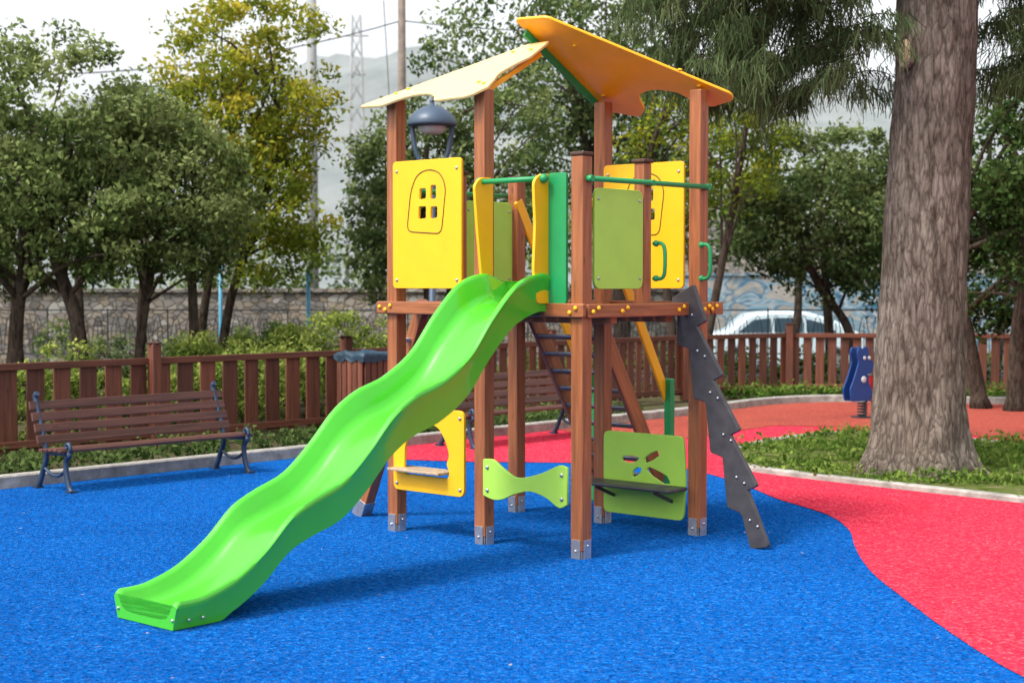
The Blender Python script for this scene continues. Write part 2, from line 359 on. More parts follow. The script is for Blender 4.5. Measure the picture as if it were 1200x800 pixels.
bd=smooth_path([(-1.25,14.35),(-.4,14.1),(.2,14.05),(.78,13.95),(1.45,13.6),(1.8,12.6),(1.95,11.7),(2.16,10.9),(2.17,10.2),(2.06,9.5),(1.98,8.7),(1.98,8.0),(2.0,7.2),(2.07,6.4),(2.3,5.4),(2.8,4.2),(3.8,2.8)],8)
bd=[(p[0]+.006*noise.noise(Vector((p[0]*9,p[1]*9,0))),p[1]) for p in bd]
KR=smooth_path([(kB[0],kB[1]),(2.6,19.7),(3.3,20.6),(4.2,21.1),(5.5,20.9),(7.5,20.5),(12,20)],5)
sheet('red_path',bd+[(13,2.8),(13,20)]+[(p[0],p[1]) for p in reversed(KR)]+[K(4.0)],0.005,M['red'])
sheet('clay_path',[(1.2,15.4),(2.9,17.6),(3.8,17.4),(5.5,15.7),(9,11.9),(12.8,8),(12.8,20)]+[(p[0],p[1]-.02) for p in reversed(KR)]+[K(6.6)],0.010,M['redfar'])
def kerb(name,path,w,h,z0=-0.02,mat=None):
    e=MB(); P=[Vector((p[0],p[1],0)) for p in path]; n=len(P)
    rows=[]
    for i,p in enumerate(P):
        t=(P[min(i+1,n-1)]-P[max(i-1,0)]).normalized(); s=Vector((-t.y,t.x,0))*w/2; b=len(e.v); c=min(.012,w/4)
        sn=s.normalized()
        for q,z in ((p-s,z0),(p-s,h-c),(p-s+sn*c,h),(p+s-sn*c,h),(p+s,h-c),(p+s,z0)): e.v.append((q.x,q.y,z))
        rows.append(b)
    for i in range(n-1):
        for k in range(5): e.face((rows[i]+k,rows[i+1]+k,rows[i+1]+k+1,rows[i]+k+1),[(0,0)]*4)
    return e.build(name,mat or M['kerb'])
kerb('kerb',[K(t-.0) for t in np.arange(-14,8.9,.5)]+[(p[0],p[1]) for p in KR[1:]],0.12,0.10)
bed=smooth_path([(7.0,7.9),(5.4,9.65),(3.69,11.5),(2.35,12.98),(1.98,13.6),(1.95,14.3),(2.15,15.0),(2.6,15.75),(3.2,16.35),(3.7,16.5),(4.2,16.1),(4.95,15.35),(6.5,13.7),(9.5,10.5)],6)
bed=[(p[0],p[1]) for p in bed]
sheet('planting_bed',bed,0.035,M['grass'])
kerb('kerb',bed,0.09,0.05)
def inpoly(x,y,poly):
    c=False; j=len(poly)-1
    for i in range(len(poly)):
        xi,yi=poly[i]; xj,yj=poly[j]
        if (yi>y)!=(yj>y) and x<(xj-xi)*(y-yi)/(yj-yi)+xi: c=not c
        j=i
    return c
pts=[];tn=[]
while len(pts)<1350:
    x,y=random.uniform(1.9,7),random.uniform(9.5,16.6)
    if inpoly(x,y,bed) and noise.noise(Vector((x*1.3,y*1.3,0)))>-0.10: pts.append((x,y))
W=[]
for x,y in pts:
    h=0.02+0.11*random.random()**2; k=12; tt=random.random()
    for _ in range(k):
        a=random.random()*2*pi; r=random.random()*0.09; W.append((x+r*math.cos(a),y+r*math.sin(a),0.04+random.random()*h)); tn.append(0.2+0.5*tt+0.35*random.random())
W=np.array(W); leaves('weeds',W,0.045,np.array(tn),M['weed'],None,0.55,-0.9)
P=[];T=[]
for _ in range(420):
    x=random.uniform(-6,6); y=random.uniform(4.2,17)
    P.append((x,y,0.014)); T.append(random.random())
P=np.array(P); n=len(P); o=leaves('fallen_leaves',P,0.026,np.array(T),M['litter'],None,0.4)
co=np.empty(n*12,dtype=np.float32); o.data.vertices.foreach_get('co',co); co=co.reshape(-1,3); co[:,2]=0.011+np.abs(co[:,2]-0.014)*0.25+0.004; o.data.vertices.foreach_set('co',co.ravel())

# ------------------------------------------------------------------ climbing frame
TZ=math.atan2(AH[1],AH[0])
T=empty('playground_climbing_frame',(-0.74,10.22,0),TZ)
U=0.77; Vw=1.15; PW=0.088
posts=[(0,0,2.76,'t'),(U,0,2.76,'t'),(2*U,0,2.32,'s'),(0,Vw,2.30,'s'),(U,Vw,2.78,'t'),(2*U,Vw,2.80,'t')]
for i,(u,v,h,k) in enumerate(posts):
    mb=MB(); mb.abox(u-PW/2,u+PW/2,v-PW/2,v+PW/2,0.045,h,'z'); mb.build('post_%d'%(i+1),M['post'],T,0.006)
    mb=MB()
    for sx in(-1,1): mb.abox(u+sx*(PW/2+.003)-.003,u+sx*(PW/2+.003)+.003,v-.032,v+.032,-.01,.11,'z')
    for sy in(-1,1): mb.abox(u-.032,u+.032,v+sy*(PW/2+.003)-.003,v+sy*(PW/2+.003)+.003,-.01,.11,'z')
    mb.abox(u-.04,u+.04,v-.04,v+.04,0.0,.044); mb.build('post_shoe_%d'%(i+1),M['steel'],T,0.001)
    mb=MB()
    for sx in(-1,1):
        mb.ball((u+sx*(PW/2+.007),v,.075),.009,(1,1,1),8,5); mb.ball((u,v+sx*(PW/2+.007),.045),.009,(1,1,1),8,5)
    mb.build('shoe_bolts_%d'%(i+1),M['steel'],T)
def cap(u,v,z,nm):
    mb=MB(); mb.abox(u-.05,u+.05,v-.05,v+.05,z+.001,z+.025); mb.build(nm,M['cap'],T,0.008)
cap(2*U,0,2.32,'post_cap_1'); cap(0,Vw,2.30,'post_cap_2')
for i,(u,v) in enumerate([(2*U,Vw/2),(0,Vw/2)]):
    mb=MB(); mb.abox(u-.038,u+.038,v-.038,v+.038,1.40,2.31,'z'); mb.build('rail_post_%d'%i,M['post'],T,0.006); cap(u,v,2.31,'rail_post_cap_%d'%i)
zt=1.475; zb=1.395; fo=PW/2+.017
for nm,a in {'deck_beam_front':(-.11,2*U+.075,-fo-.016,-fo+.016),'deck_beam_back':(-.11,2*U+.075,Vw+fo-.016,Vw+fo+.016)}.items():
    mb=MB(); mb.abox(a[0],a[1],a[2],a[3],zb,zt,'x'); mb.build(nm,M['post'],T,0.008)
for nm,u in (('deck_beam_left',-fo),('deck_beam_right',2*U+fo)):
    mb=MB(); mb.abox(u-.016,u+.016,-.027,Vw+.027,zb-.004,zt-.004,'y'); mb.build(nm,M['post'],T,0.008)
mb=MB(); mb.abox(2*U+fo-.015,2*U+fo+.015,Vw+fo+.018,Vw+.17,zb-.002,zt-.002,'y'); mb.build('deck_beam_end',M['post'],T,.008)
mb=MB()
for i in range(15):
    u0=-.03+i*.105
    mb.abox(u0,u0+.098,-.02,Vw+.02,1.425,1.452,'y')
for v in(.3,.85): mb.abox(.0,2*U,v-.03,v+.03,1.35,1.42,'x')
mb.build('deck_boards',M['post'],T,0.004)
mb=MB()
for u in(0,U,2*U):
    for du in(-.022,.022) : mb.ball((u+du,-fo-.02,(zb+zt)/2+.0+(du*0.6)),.014,(1,.8,1),10,6)
for v in(.03,.30,.86,Vw-.02,Vw+.06):
    for dv in(-.02,.03): mb.ball((2*U+fo+.02,v+dv,(zb+zt)/2+dv*.4),.014,(.8,1,1),10,6)
mb.ball((-.075,-fo-.02,1.44),.014,(1,.8,1),10,6)
mb.build('yellow_bolt_caps',M['yellow'],T)
def window_panel(nm,u0,v,w=.60,z0=1.56,z1=2.355,front=-1):
    out=rounded([(0,0),(w,0),(w,z1-z0),(0,z1-z0)],.03)
    h=z1-z0; cx=w*.52; cz=h*.66
    holes=[]
    for (a,b,c,d) in ((-.088,-.098,-.014,-.014),(.018,-.098,.086,-.018),(-.080,.024,-.014,.098),(.018,.022,.074,.115)):
        holes.append(rounded([(cx+a,cz+b),(cx+c,cz+b+.006),(cx+c,cz+d),(cx+a+.006,cz+d)],.012,3))
    panel(nm,out,holes,.02,M['yellow'],UZ(u0,v,z0),T)
    A=[(cx-.185,cz-.17),(cx+.12,cz-.19),(cx+.16,cz+.10),(cx+.11,cz+.19),(cx+.0,cz+.215),(cx-.10,cz+.18),(cx-.15,cz+.08)]
    pr=rounded(A,.05); mb=MB()
    for sgn in(-1,1):
        q=[(u0+x,v+sgn*.0095,z0+z) for x,z in pr]; mb.tube(q+[q[0]],.0045,5,cap=False)
    mb.build(nm+'_engraved_arch',M['groove'],T)
    mb=MB()
    for x in(.035,w-.035):
        for z in(.05,h-.06,): mb.ball((u0+x,v+front*.012,z0+z),.011,(1,.6,1),8,5)
    mb.build(nm+'_bolts',M['steel'],T)
window_panel('window_panel',.04,-PW/2-.014)
window_panel('window_panel_back',U+.06,Vw-PW/2-.014,.64)
def gpanel(nm,u,v0,v1,z0=1.56,z1=2.14):
    out=rounded([(0,0),(v1-v0,0),(v1-v0,z1-z0),(0,z1-z0)],.05); panel(nm,out,[],.02,M['lgreen'],VZ(u,v0,z0),T)
    mb=MB()
    for x in(.03,v1-v0-.03):
        for z in(.06,z1-z0-.06): mb.ball((u+.012,v0+x,z0+z),.010,(.6,1,1),8,5)
    mb.build(nm+'_bolts',M['steel'],T)
gpanel('green_panel',2*U+.03,.075,.525); gpanel('green_panel_left',-.0,.625,1.09)
mb=MB(); mb.tube([(2*U+.07,.0,2.19),(2*U+.07,Vw+.02,2.19)],.016,12); 
for v in(0,Vw/2,Vw): mb.tube([(2*U+.04,v,2.19),(2*U+.085,v,2.19)],.02,10)
mb.tube([(.84,-.12,2.195),(1.36,-.12,2.195)],.016,12)
for u in (.845,1.355): mb.ball((u,-.12,2.195),.028)
mb.tube([(-.06,.0,2.19),(-.06,Vw,2.19)],.016,12)
mb.build('green_grab_rails',M['dgreen'],T)
mb=MB()
for v in (Vw/2+.075,Vw-.03):
    u=2*U+.045
    pth=smooth_path([(u-.02,v,1.62),(u+.04,v,1.62),(u+.065,v,1.66),(u+.065,v,1.79),(u+.04,v,1.83),(u-.02,v,1.83)],4)
    mb.tube(pth,.012,8); mb.ball((u,v,1.62),.02);mb.ball((u,v,1.83),.02)
mb.build('green_handles',M['dgreen'],T)
out=rounded([(0,0),(.13,0),(.13,.75),(0,.75)],.015)
panel('entrance_panel_right',out,[],.02,M['dgreen'],UZ(1.345,-PW/2-.012,1.475),T)
wing=rounded([(0,0),(0,.745),(-.10,.745),(-.155,.70),(-.14,.45),(-.155,.2),(-.13,0)],.03)
panel('entrance_wing_right',wing,[],.02,M['yellow'],VZ(1.335,-.035,1.475),T)
wing2=rounded([(0,.12),(0,.745),(-.10,.745),(-.155,.70),(-.13,.45),(-.09,.12)],.03)
panel('entrance_wing_left',wing2,[],.02,M['yellow'],VZ(.865,-.035,1.475),T)
out=rounded([(0,0),(.055,0),(.055,.62),(0,.62)],.01)
panel('entrance_panel_left',out,[],.018,M['dgreen'],UZ(.80,-PW/2-.012,1.56),T)
mb=MB()
for z in(.1,.38,.62): mb.ball((1.322,-.10,1.475+z),.010)
mb.build('entrance_bolts',M['steel'],T)
# --- roof
def roofpanel(nm,poly,v0,z0,slope,sgn,mat,holes=[]):
    c=1/math.sqrt(1+slope*slope); s=slope*c
    m=Matrix(((1,0,0,0),(0,c*sgn,-s,v0),(0,s,c*sgn,z0),(0,0,0,1)))
    return panel(nm,poly,holes,.018,mat,m,T)
pl=[(-.20,0,.03),(.02,-.02,.03)]+[(x,y,0) for x,y in smooth_path([(.10,.06),(.20,.105),(.34,.10),(.46,.03)],4)]+[(.50,-.03,.02),(.78,-.02,.05)]+[(x,y,0) for x,y in smooth_path([(.84,.10),(.80,.22),(.76,.32),(.78,.45)],4)]+[(.83,.56,.01),(.80,.80,.01),(.64,.80,.01)]
roofpanel('roof_panel_left',rounded(pl,.03),-.13,2.715,.56,1,M['roof_lit'])
pr=[(.66,0,.05),(.90,-.10,.05)]+[(x,y,0) for x,y in smooth_path([(.98,-.02),(1.04,.13),(1.20,.17),(1.34,.12)],4)]+[(1.42,.0,.03),(1.50,-.06,.03),(1.69,-.01,.03),(1.71,.05,.03),(.88,.98,.03),(.63,1.0,.03)]
roofpanel('roof_panel_right',rounded(pr,.03),1.30,2.75,.585,-1,M['roof_shaded'])
mb=MB()
mb.beam((.68,1.22,2.765),(.655,.50,3.175),.018,.05); mb.build('roof_brace_green',M['dgreen'],T,.004)
mb=MB(); mb.beam((.74,.02,2.745),(.74,.55,3.035),.03,.03); mb.build('roof_bearer',M['roof_shaded'],T,.004)
mb=MB()
for (u,v) in((0,0),(U,0),(.06,.05),(.7,.03),(.6,.45),(.75,.45)):
    z=2.715+(v+.13)*.56; mb.ball((u,v,z+.012),.015,(1,1,.6),10,6)
for (u,v) in((U,Vw),(2*U,Vw),(1.5,1.0),(.9,.7)):
    z=2.75+(1.30-v)*.585; mb.ball((u,v,z-.012),.017,(1,1,.6),10,6)
mb.build('roof_bolt_caps',M['yellow'],T)
# --- lower play panels
w=.62; h=.525
hole=rounded([(.09,.10),(.10,.29),(.17,.40),(.27,.44),(.40,.42),(.47,.33),(.50,.24),(.47,.19),(.50,.15),(.49,.10)],.04)
out=rounded([(0,0),(w,0),(w,h),(.0,h)],.045); panel('counter_panel',out,[hole],.02,M['yellow'],UZ(.04,-PW/2-.014,.28),T)
mb=MB(); mb.abox(.06,.52,-.15,.04,.405,.423); mb.build('counter_shelf',M['palecut'],T,.006)
top=smooth_path([(0,.235),(.08,.235),(.16,.19),(.26,.145),(.36,.155),(.48,.19),(.60,.24),(.66,.235)],5); bot=smooth_path([(.66,.02),(.60,.0),(.50,.05),(.38,.075),(.26,.05),(.16,.01),(.08,.0),(0,.02)],5)
panel('bow_tie_panel',rounded([(p[0],p[1],.004) for p in top+bot],.004,1),[],.02,M['lgreen'],UZ(U+.055,-PW/2-.014,.29),T)
mb=MB()
for x in(.035,.625):
    for z in(.05,.19): mb.ball((U+.055+x,-PW/2-.027,.29+z),.013,(1,.6,1),8,5)
for x in(.03,.59):
    for z in(.04,.48): mb.ball((.04+x,-PW/2-.027,.28+z),.012,(1,.6,1),8,5)
mb.build('lower_panel_bolts',M['steel'],T)
holes=[rounded(q,.014) for q in (
 [(.14,.345),(.20,.33),(.27,.345),(.30,.375),(.24,.385),(.16,.38)],
 [(.335,.335),(.40,.36),(.46,.40),(.44,.435),(.38,.41),(.33,.375)],
 [(.23,.235),(.30,.265),(.315,.31),(.28,.315),(.235,.285)],
 [(.345,.30),(.39,.26),(.49,.215),(.55,.225),(.52,.275),(.44,.305),(.37,.325)])]
out=rounded([(0,0),(.64,0),(.66,.25),(.64,.53),(0,.53),(.0,.30)],.04); panel('play_panel_green',out,holes,.02,M['lgreen'],UZ(U+.065,Vw-PW/2-.014,.09),T)
mb=MB(); mb.abox(U+.02,2*U-.02,Vw-.29,Vw-PW/2-.028,.285,.307); mb.build('play_shelf',M['dark'],T,.008)
mb=MB(); mb.beam((U+.15,Vw-.06,.20),(U+.15,Vw-.25,.275),.02,.02); mb.beam((2*U-.15,Vw-.06,.20),(2*U-.15,Vw-.25,.275),.02,.02); mb.build('shelf_brackets',M['dark'],T,.003)
run0,run1=Vw+.03,2.05
mb=MB()
for u in(.09,.66): mb.beam((u,run0,1.44),(u,run1,.02),.035,.12)
mb.build('stair_stringers',M['post'],T,.006)
mb=MB()
for i in range(11):
    t=(i+.5)/11.3; v=run0+(run1-run0)*t; z=1.40-1.40*t; mb.abox(.11,.64,v-.045,v+.045,z-.011,z+.011,'x')
mb.build('stair_treads',M['slat'],T,.004)
mb=MB()
for i in range(11):
    t=(i+.5)/11.3; v=run0+(run1-run0)*t; z=1.40-1.40*t; mb.tube([(.11,v-.045,z+.016),(.64,v-.045,z+.016)],.010,6)
mb.build('stair_nosings',M['steel'],T)
mb=MB()
for u in(.035,.715): mb.beam((u,Vw-.03,2.16),(u,1.95,.76),.022,.085)
mb.build('stair_handrails',M['yellow'],T,.01)
mb=MB()
for u in(.06,.74): mb.abox(u-.028,u+.028,1.93-.028,1.93+.028,0,.92,'z')
mb.build('stair_newels',M['dgreen'],T,.008)
def climb(nm,v):
    p0=Vector((2*U+.01,1.52)); p1=Vector((2*U+.60,.0)); d=(p1-p0).normalized(); n=Vector((-d.y,d.x))
    if n.x<0:n=-n
    Ln=(p1-p0).length
    O=[p0+n*.11-d*.02]; k=4
    for i in range(k):
        a=(i+.62)/k*Ln*.86; b=(i+.72)/k*Ln*.86
        O.append(p0+d*a+n*.115); O.append(p0+d*(b-.03)+n*.04)
    O.append(p1-d*.25+n*.05); O.append(p1+n*.065)
    poly=[(q.x,q.y) for q in O]+[(p1.x-n.x*.065,p1.y-n.y*.065+.02)]
    I=[p1-d*.22-n*.045]
    for i in range(k-1,-1,-1):
        a=(i+.95)/k*Ln*.86; b=(i+.80)/k*Ln*.86
        I.append(p0+d*a-n*.055); I.append(p0+d*b-n*.13)
    poly+=[(q.x,q.y) for q in I]+[((p0-n*.06+d*.1).x,(p0-n*.06+d*.1).y),((p0-n*.07).x,(p0-n*.07).y)]
    panel(nm,rounded(poly,.012,3),[],.03,M['dark'],UZ(0,v,0),T,.004)
    mb=MB()
    for i in range(6):
        q=p0+d*(.10+i*.27); mb.ball((q.x,v-.017,q.y),.009)
        q=q+n*.04+d*.05; mb.ball((q.x,v-.017,q.y),.009)
    mb.build(nm+'_bolts',M['steel'],T)
climb('climbing_board',Vw-.19)
mb=MB(); mb.beam((-.63,.29,.06),(-.03,.29,1.47),.085,.085); mb.build('leaning_pole',M['post'],T,.006)
mb=MB(); mb.beam((-.662,.29,.0),(-.61,.29,.11),.096,.096); mb.build('leaning_pole_shoe',M['steel'],T,.002)
mb=MB()
for i in range(4):
    t=.25+i*.19; u=-.63+.6*t; z=.06+1.41*t; mb.tube([(u,.17,z),(u,.41,z)],.016,8)
mb.build('leaning_pole_rungs',M['steel'],T)

# ------------------------------------------------------------------ slide
def interp(v,a): 
    return float(np.interp(v,[q[0] for q in a],[q[1] for q in a]))
S=empty('playground_slide',(-0.74,10.22,0),TZ)
rim=[(.05,1.60),(-.05,1.63),(-.15,1.645),(-.35,1.585),(-.56,1.405),(-.75,1.20),(-.968,1.07),(-1.18,1.00),(-1.35,.90),(-1.52,.74),(-1.70,.60),(-1.90,.525),(-2.05,.455),(-2.22,.31),(-2.40,.20),(-2.57,.145),(-2.66,.135),(-2.735,.135)]
rp=smooth_path(rim,7); n=len(rp); verts=[];faces=[]
rows=[]
for i,(v,z) in enumerate(rp):
    t=min(1,max(0,-v/2.73)); cu=1.11+.07*t
    wd=.242
    dep=interp(-v,[(-.1,.155),(.3,.18),(1.5,.16),(2.3,.115),(2.6,.085),(2.8,.07)])
    under=interp(-v,[(-.1,.20),(.3,.235),(1.5,.215),(2.3,.165),(2.55,.15),(2.8,.15)])
    ub=z-under
    if v<-2.50: ub=0.004
    elif v<-2.42: ub=max(.004,ub*( (v+2.50)/.08))
    half=[(wd-.022,-under,1),(wd-.012,-under*.5,0),(wd,-.035,0),(wd+.006,-.012,0),(wd-.004,.002,0),(wd-.024,.0,0),(wd-.036,-.018,0),(wd-.052,-dep*.62,0),(wd-.075,-dep*.88,0),(wd-.11,-dep*.98,0),(wd-.17,-dep*1.02,0)]
    sec=[(x,ub if fl else z+dz) for x,dz,fl in half]
    if v<-2.4: sec=[(x,max(zz,ub)) for k,(x,zz) in enumerate(sec)]
    full=[(x,zz) for x,zz in sec]+[(-x,zz) for x,zz in reversed(sec)]
    rows.append(len(verts))
    for x,zz in full: verts.append((cu+x,v,zz))
m=len(full)
for i in range(n-1):
    for k in range(m):
        j=(k+1)%m; faces.append((rows[i]+k,rows[i]+j,rows[i+1]+j,rows[i+1]+k))
e0=rows[-1]; rows2=len(verts)
for k in range(m):
    x,v,z=verts[e0+k]; verts.append((x,v-.02,max(0.004,z-.018) if z>.02 else z))
for k in range(m):
    j=(k+1)%m; faces.append((e0+k,e0+j,rows2+j,rows2+k))
hf=m//2
for k in range(hf-1): faces.append((rows2+k,rows2+k+1,rows2+m-2-k,rows2+m-1-k))
for k in range(hf-1): faces.append((rows[0]+k+1,rows[0]+k,rows[0]+m-1-k,rows[0]+m-2-k))
me=bpy.data.meshes.new('slide_chute'); me.from_pydata(verts,[],faces); me.materials.append(M['slide'])
me.polygons.foreach_set('use_smooth',[True]*len(faces)); me.update()
o=bpy.data.objects.new('slide_chute',me); COL.objects.link(o); o.parent=S
import bmesh
bm=bmesh.new(); bm.from_mesh(me); bmesh.ops.recalc_face_normals(bm,faces=bm.faces)
for ed in bm.edges:
    if len(ed.link_faces)==2 and ed.calc_face_angle()>1.0: ed.smooth=False
bm.to_mesh(me); bm.free()
mb=MB()
for x in(.97,1.40): mb.ball((x,-2.757,.05),.008)
for v in(-2.60,-2.68): mb.ball((1.421+.0,v,.045),.008)
mb.build('slide_bolts',M['steel'],S)

# ------------------------------------------------------------------ benches
def bench(loc,rot):
    e=empty('park_bench',loc,rot); Lh=.92
    mb=MB()
    prof=[(-.21,.315),(-.145,.32),(-.08,.318),(-.015,.312),(.05,.306)]
    for y,z in prof: mb.box((0,y,z),(Vector((1,0,0)),Vector((0,1,0)),Vector((0,0,1))),(2*Lh,.055,.024))
    mb.build('seat_slats',M['slat'],e,.006)
    mb=MB()
    for i in range(4):
        y=.095+.035*i; z=.385+.085*i; a=.30; mb.box((0,y,z),(Vector((1,0,0)),Vector((0,math.sin(a),math.cos(a))),Vector((0,-math.cos(a),math.sin(a)))),(2*Lh,.068,.022))
    mb.build('back_slats',M['slat'],e,.006)
    for k,x in enumerate((-Lh+.07,Lh-.07)):
        mb=MB()
        mb.tube([(x,p[0],p[1]) for p in smooth_path([(-.27,.0),(-.235,.04),(-.20,.14),(-.20,.24),(-.245,.29),(-.15,.298),(.0,.292),(.09,.30)],5)],.020,8,1.2)
        mb.tube([(x,p[0],p[1]) for p in smooth_path([(.21,.0),(.17,.05),(.12,.15),(.08,.24),(.09,.33),(.13,.44),(.185,.58),(.225,.70),(.20,.735)],5)],.020,8,1.2)
        mb.tube([(x,p[0],p[1]) for p in smooth_path([(-.20,.17),(-.10,.12),(.0,.12),(.11,.17)],5)],.014,7)
        mb.tube([(x,p[0],p[1]) for p in smooth_path([(-.235,.29),(-.26,.33),(-.235,.37),(-.20,.35),(-.215,.33)],5)],.016,7)
        mb.abox(x-.03,x+.03,-.30,-.23,0.0,.018); mb.abox(x-.03,x+.03,.17,.24,0.0,.018)
        mb.build('cast_iron_side_%d'%k,M['iron'],e)
    return e
bx=Vector((-3.45-2.14,12.04+13.3,0))/2
bc=bx+Vector((-AH[0],-AH[1],0))*.23
rot=math.atan2(BH[1],BH[0])
bench((bc.x,bc.y,0.0),rot)
bench((.02,15.95,.006),rot)

# ------------------------------------------------------------------ picket fences
def fence(name,path,sp,pw,h=.86,postsp=2.3,zrail=.02,ph=1.0):
    e=empty(name,(path[0][0],path[0][1],0)); o=Vector(e.location); mb=MB(); mr=MB(); mp=MB(); mc=MB()
    for i in range(len(path)-1):
        a=Vector((path[i][0],path[i][1],0))-o; b=Vector((path[i+1][0],path[i+1][1],0))-o; d=b-a; l=d.length; d.normalize(); nrm=Vector((d.y,-d.x,0))
        n_=max(1,int(round(l/sp)))
        for k in range(n_):
            p=a+d*((k+.5)*l/n_); w=pw*random.uniform(.94,1.04); tl=random.uniform(-.008,.008)
            zz=Vector((0,0,1))+d*tl; zz.normalize(); dd=(d-Vector((0,0,1))*tl).normalized()
            mb.box(p+Vector((0,0,(.07+h-.02)/2+random.uniform(-.008,.008))),(zz,dd,nrm),(h-.09,w,.022))
        for z in(h-.035,.13):
            mr.beam(a+nrm*.03+Vector((0,0,z)),b+nrm*.03+Vector((0,0,z)),.035,.065)
            if z<.5: mr.beam(a-nrm*.03+Vector((0,0,z)),b-nrm*.03+Vector((0,0,z)),.035,.05)
        np_=max(1,int(round(l/postsp)))
        for k in range(np_+ (1 if i==len(path)-2 else 0)):
            p=a+d*(k*l/np_)+nrm*.07; mp.box(p+Vector((0,0,ph/2)),(Vector((0,0,1)),d,nrm),(ph,.10,.10)); mc.box(p+Vector((0,0,ph+.012)),(Vector((1,0,0)),Vector((0,1,0)),Vector((0,0,1))),(.12,.12,.02))
    mb.build('pickets',M['fence'],e,.004); mr.build('rails',M['fence'],e,.006); mp.build('posts',M['fence'],e,.01); mc.build('post_caps',M['cap'],e,.006)
    return e
f0=(-4.57,14.25)
def Fp(t): return (f0[0]+.694*t,f0[1]+.72*t)
fence('wooden_picket_fence',[Fp(-8.8+.0),Fp(-.0+1.55),Fp(3.95)],.27,.175,.87,2.4)
fence('wooden_picket_fence',[Fp(3.95),Fp(7.2),(2.3,21.5),(3.9,22.4),(6.3,22.2),(11,21.8)],.175,.115,.88,2.3)
e=empty('slatted_litter_bin',(-1.50,16.35,0),rot); mb=MB()
for i in range(5):
    for sy in(-.2,.2): mb.abox(-.2+i*.085,-.2+i*.085+.07,sy-.01,sy+.01,.08,.84,'z')
    for sx in(-.22,.22): mb.abox(sx-.01,sx+.01,-.185+i*.078,-.185+i*.078+.065,.08,.84,'z')
mb.build('slats',M['fence'],e,.004)
G=26; vs=[];fs=[]
for j in range(G+1):
    for i in range(G+1):
        x=(i/G-.5)*.66; y=(j/G-.5)*.60; r=max(abs(x)/.235,abs(y)/.215); z=.875+.035*noise.noise(Vector((x*9,y*9,1)))+.02*noise.noise(Vector((x*22,y*22,5)))
        if r>1:
            k=1/r; ex=(r-1)*.22; x,y=x*k*(1.03+.05*noise.noise(Vector((x*12,y*12,2)))),y*k*(1.03+.05*noise.noise(Vector((x*12,y*12,9)))); z-=ex
        vs.append((x,y,z))
for j in range(G):
    for i in range(G): fs.append((j*(G+1)+i,j*(G+1)+i+1,(j+1)*(G+1)+i+1,(j+1)*(G+1)+i))
me=bpy.data.meshes.new('blue_tarp_lid'); me.from_pydata(vs,[],fs); me.materials.append(M['tarp']); me.polygons.foreach_set('use_smooth',[True]*len(fs)); o=bpy.data.objects.new('blue_tarp_lid',me); COL.objects.link(o); o.parent=e
# ------------------------------------------------------------------ spring rocker toy
e=empty('spring_rocker_toy',(4.10,18.6,0.012),.5); mb=MB()
mb.tube([(.055*math.cos(t*2*pi*5/60*1.0),.055*math.sin(t*2*pi*5/60),.02+.17*t/60) for t in range(61)],.010,6); mb.abox(-.09,.09,-.09,.09,0,.015); mb.build('spring',M['blackiron'],e)
sil=[(-.16,0),(.12,0),(.16,.10),(.10,.20),(.09,.30),(.15,.34),(.17,.44),(.10,.50),(.09,.60),(.05,.64),(.0,.60),(-.05,.63),(-.08,.56),(-.05,.46),(-.09,.34),(-.13,.24),(-.18,.14)]
for k,y in enumerate((-.06,.06)): panel('animal_side_%d'%k,rounded(sil,.03),[],.02,M['tblue'],Matrix.Translation((-.06,y,.20))@Matrix.Rotation(pi/2,4,'X'),e)
mb=MB(); mb.abox(-.05,.30,-.045,.045,.22,.25); mb.tube([(.02,-.15,.50),(.02,.15,.50)],.014,8); mb.build('footrest_and_handle',M['blackiron'],e)
mb=MB(); mb.tube([(.20,-.08,.27),(.20,.08,.27)],.10,14); mb.abox(.12,.28,-.09,.09,.34,.50); mb.build('seat',M['tred'],e,.02)
mb=MB(); mb.ball((-.03,-.072,.70),.022,(1,.3,1)); mb.ball((.04,-.072,.70),.022,(1,.3,1)); mb.ball((-.04,-.072,.45),.04,(1,.25,1)); mb.build('painted_spots',M['glass'],e)

# ------------------------------------------------------------------ street lamp
e=empty('street_lamp',(-.95,19.0,0)); mb=MB()
mb.tube([(0,0,-.05),(0,0,.5),(0,0,.55),(0,0,2.95)],[.06,.06,.045,.036],12)
for sx in(-1,1):
    mb.tube([(sx*p[0],0,p[1]) for p in smooth_path([(.015,2.88),(.10,2.96),(.185,3.12),(.225,3.32),(.235,3.46)],6)],.030,8)
mb.lathe((0,0,0),[(0,3.72),(.03,3.72),(.035,3.69),(.10,3.675),(.20,3.62),(.27,3.55),(.30,3.47),(.29,3.445),(.20,3.44),(.0,3.44)],28)
mb.ball((0,0,3.74),.03); mb.build('lamp_post',M['lamp'],e)
mb=MB(); mb.lathe((0,0,0),[(.17,3.438),(.165,3.39),(.10,3.35),(0,3.34)],20); mb.build('diffuser',M['glass'],e)

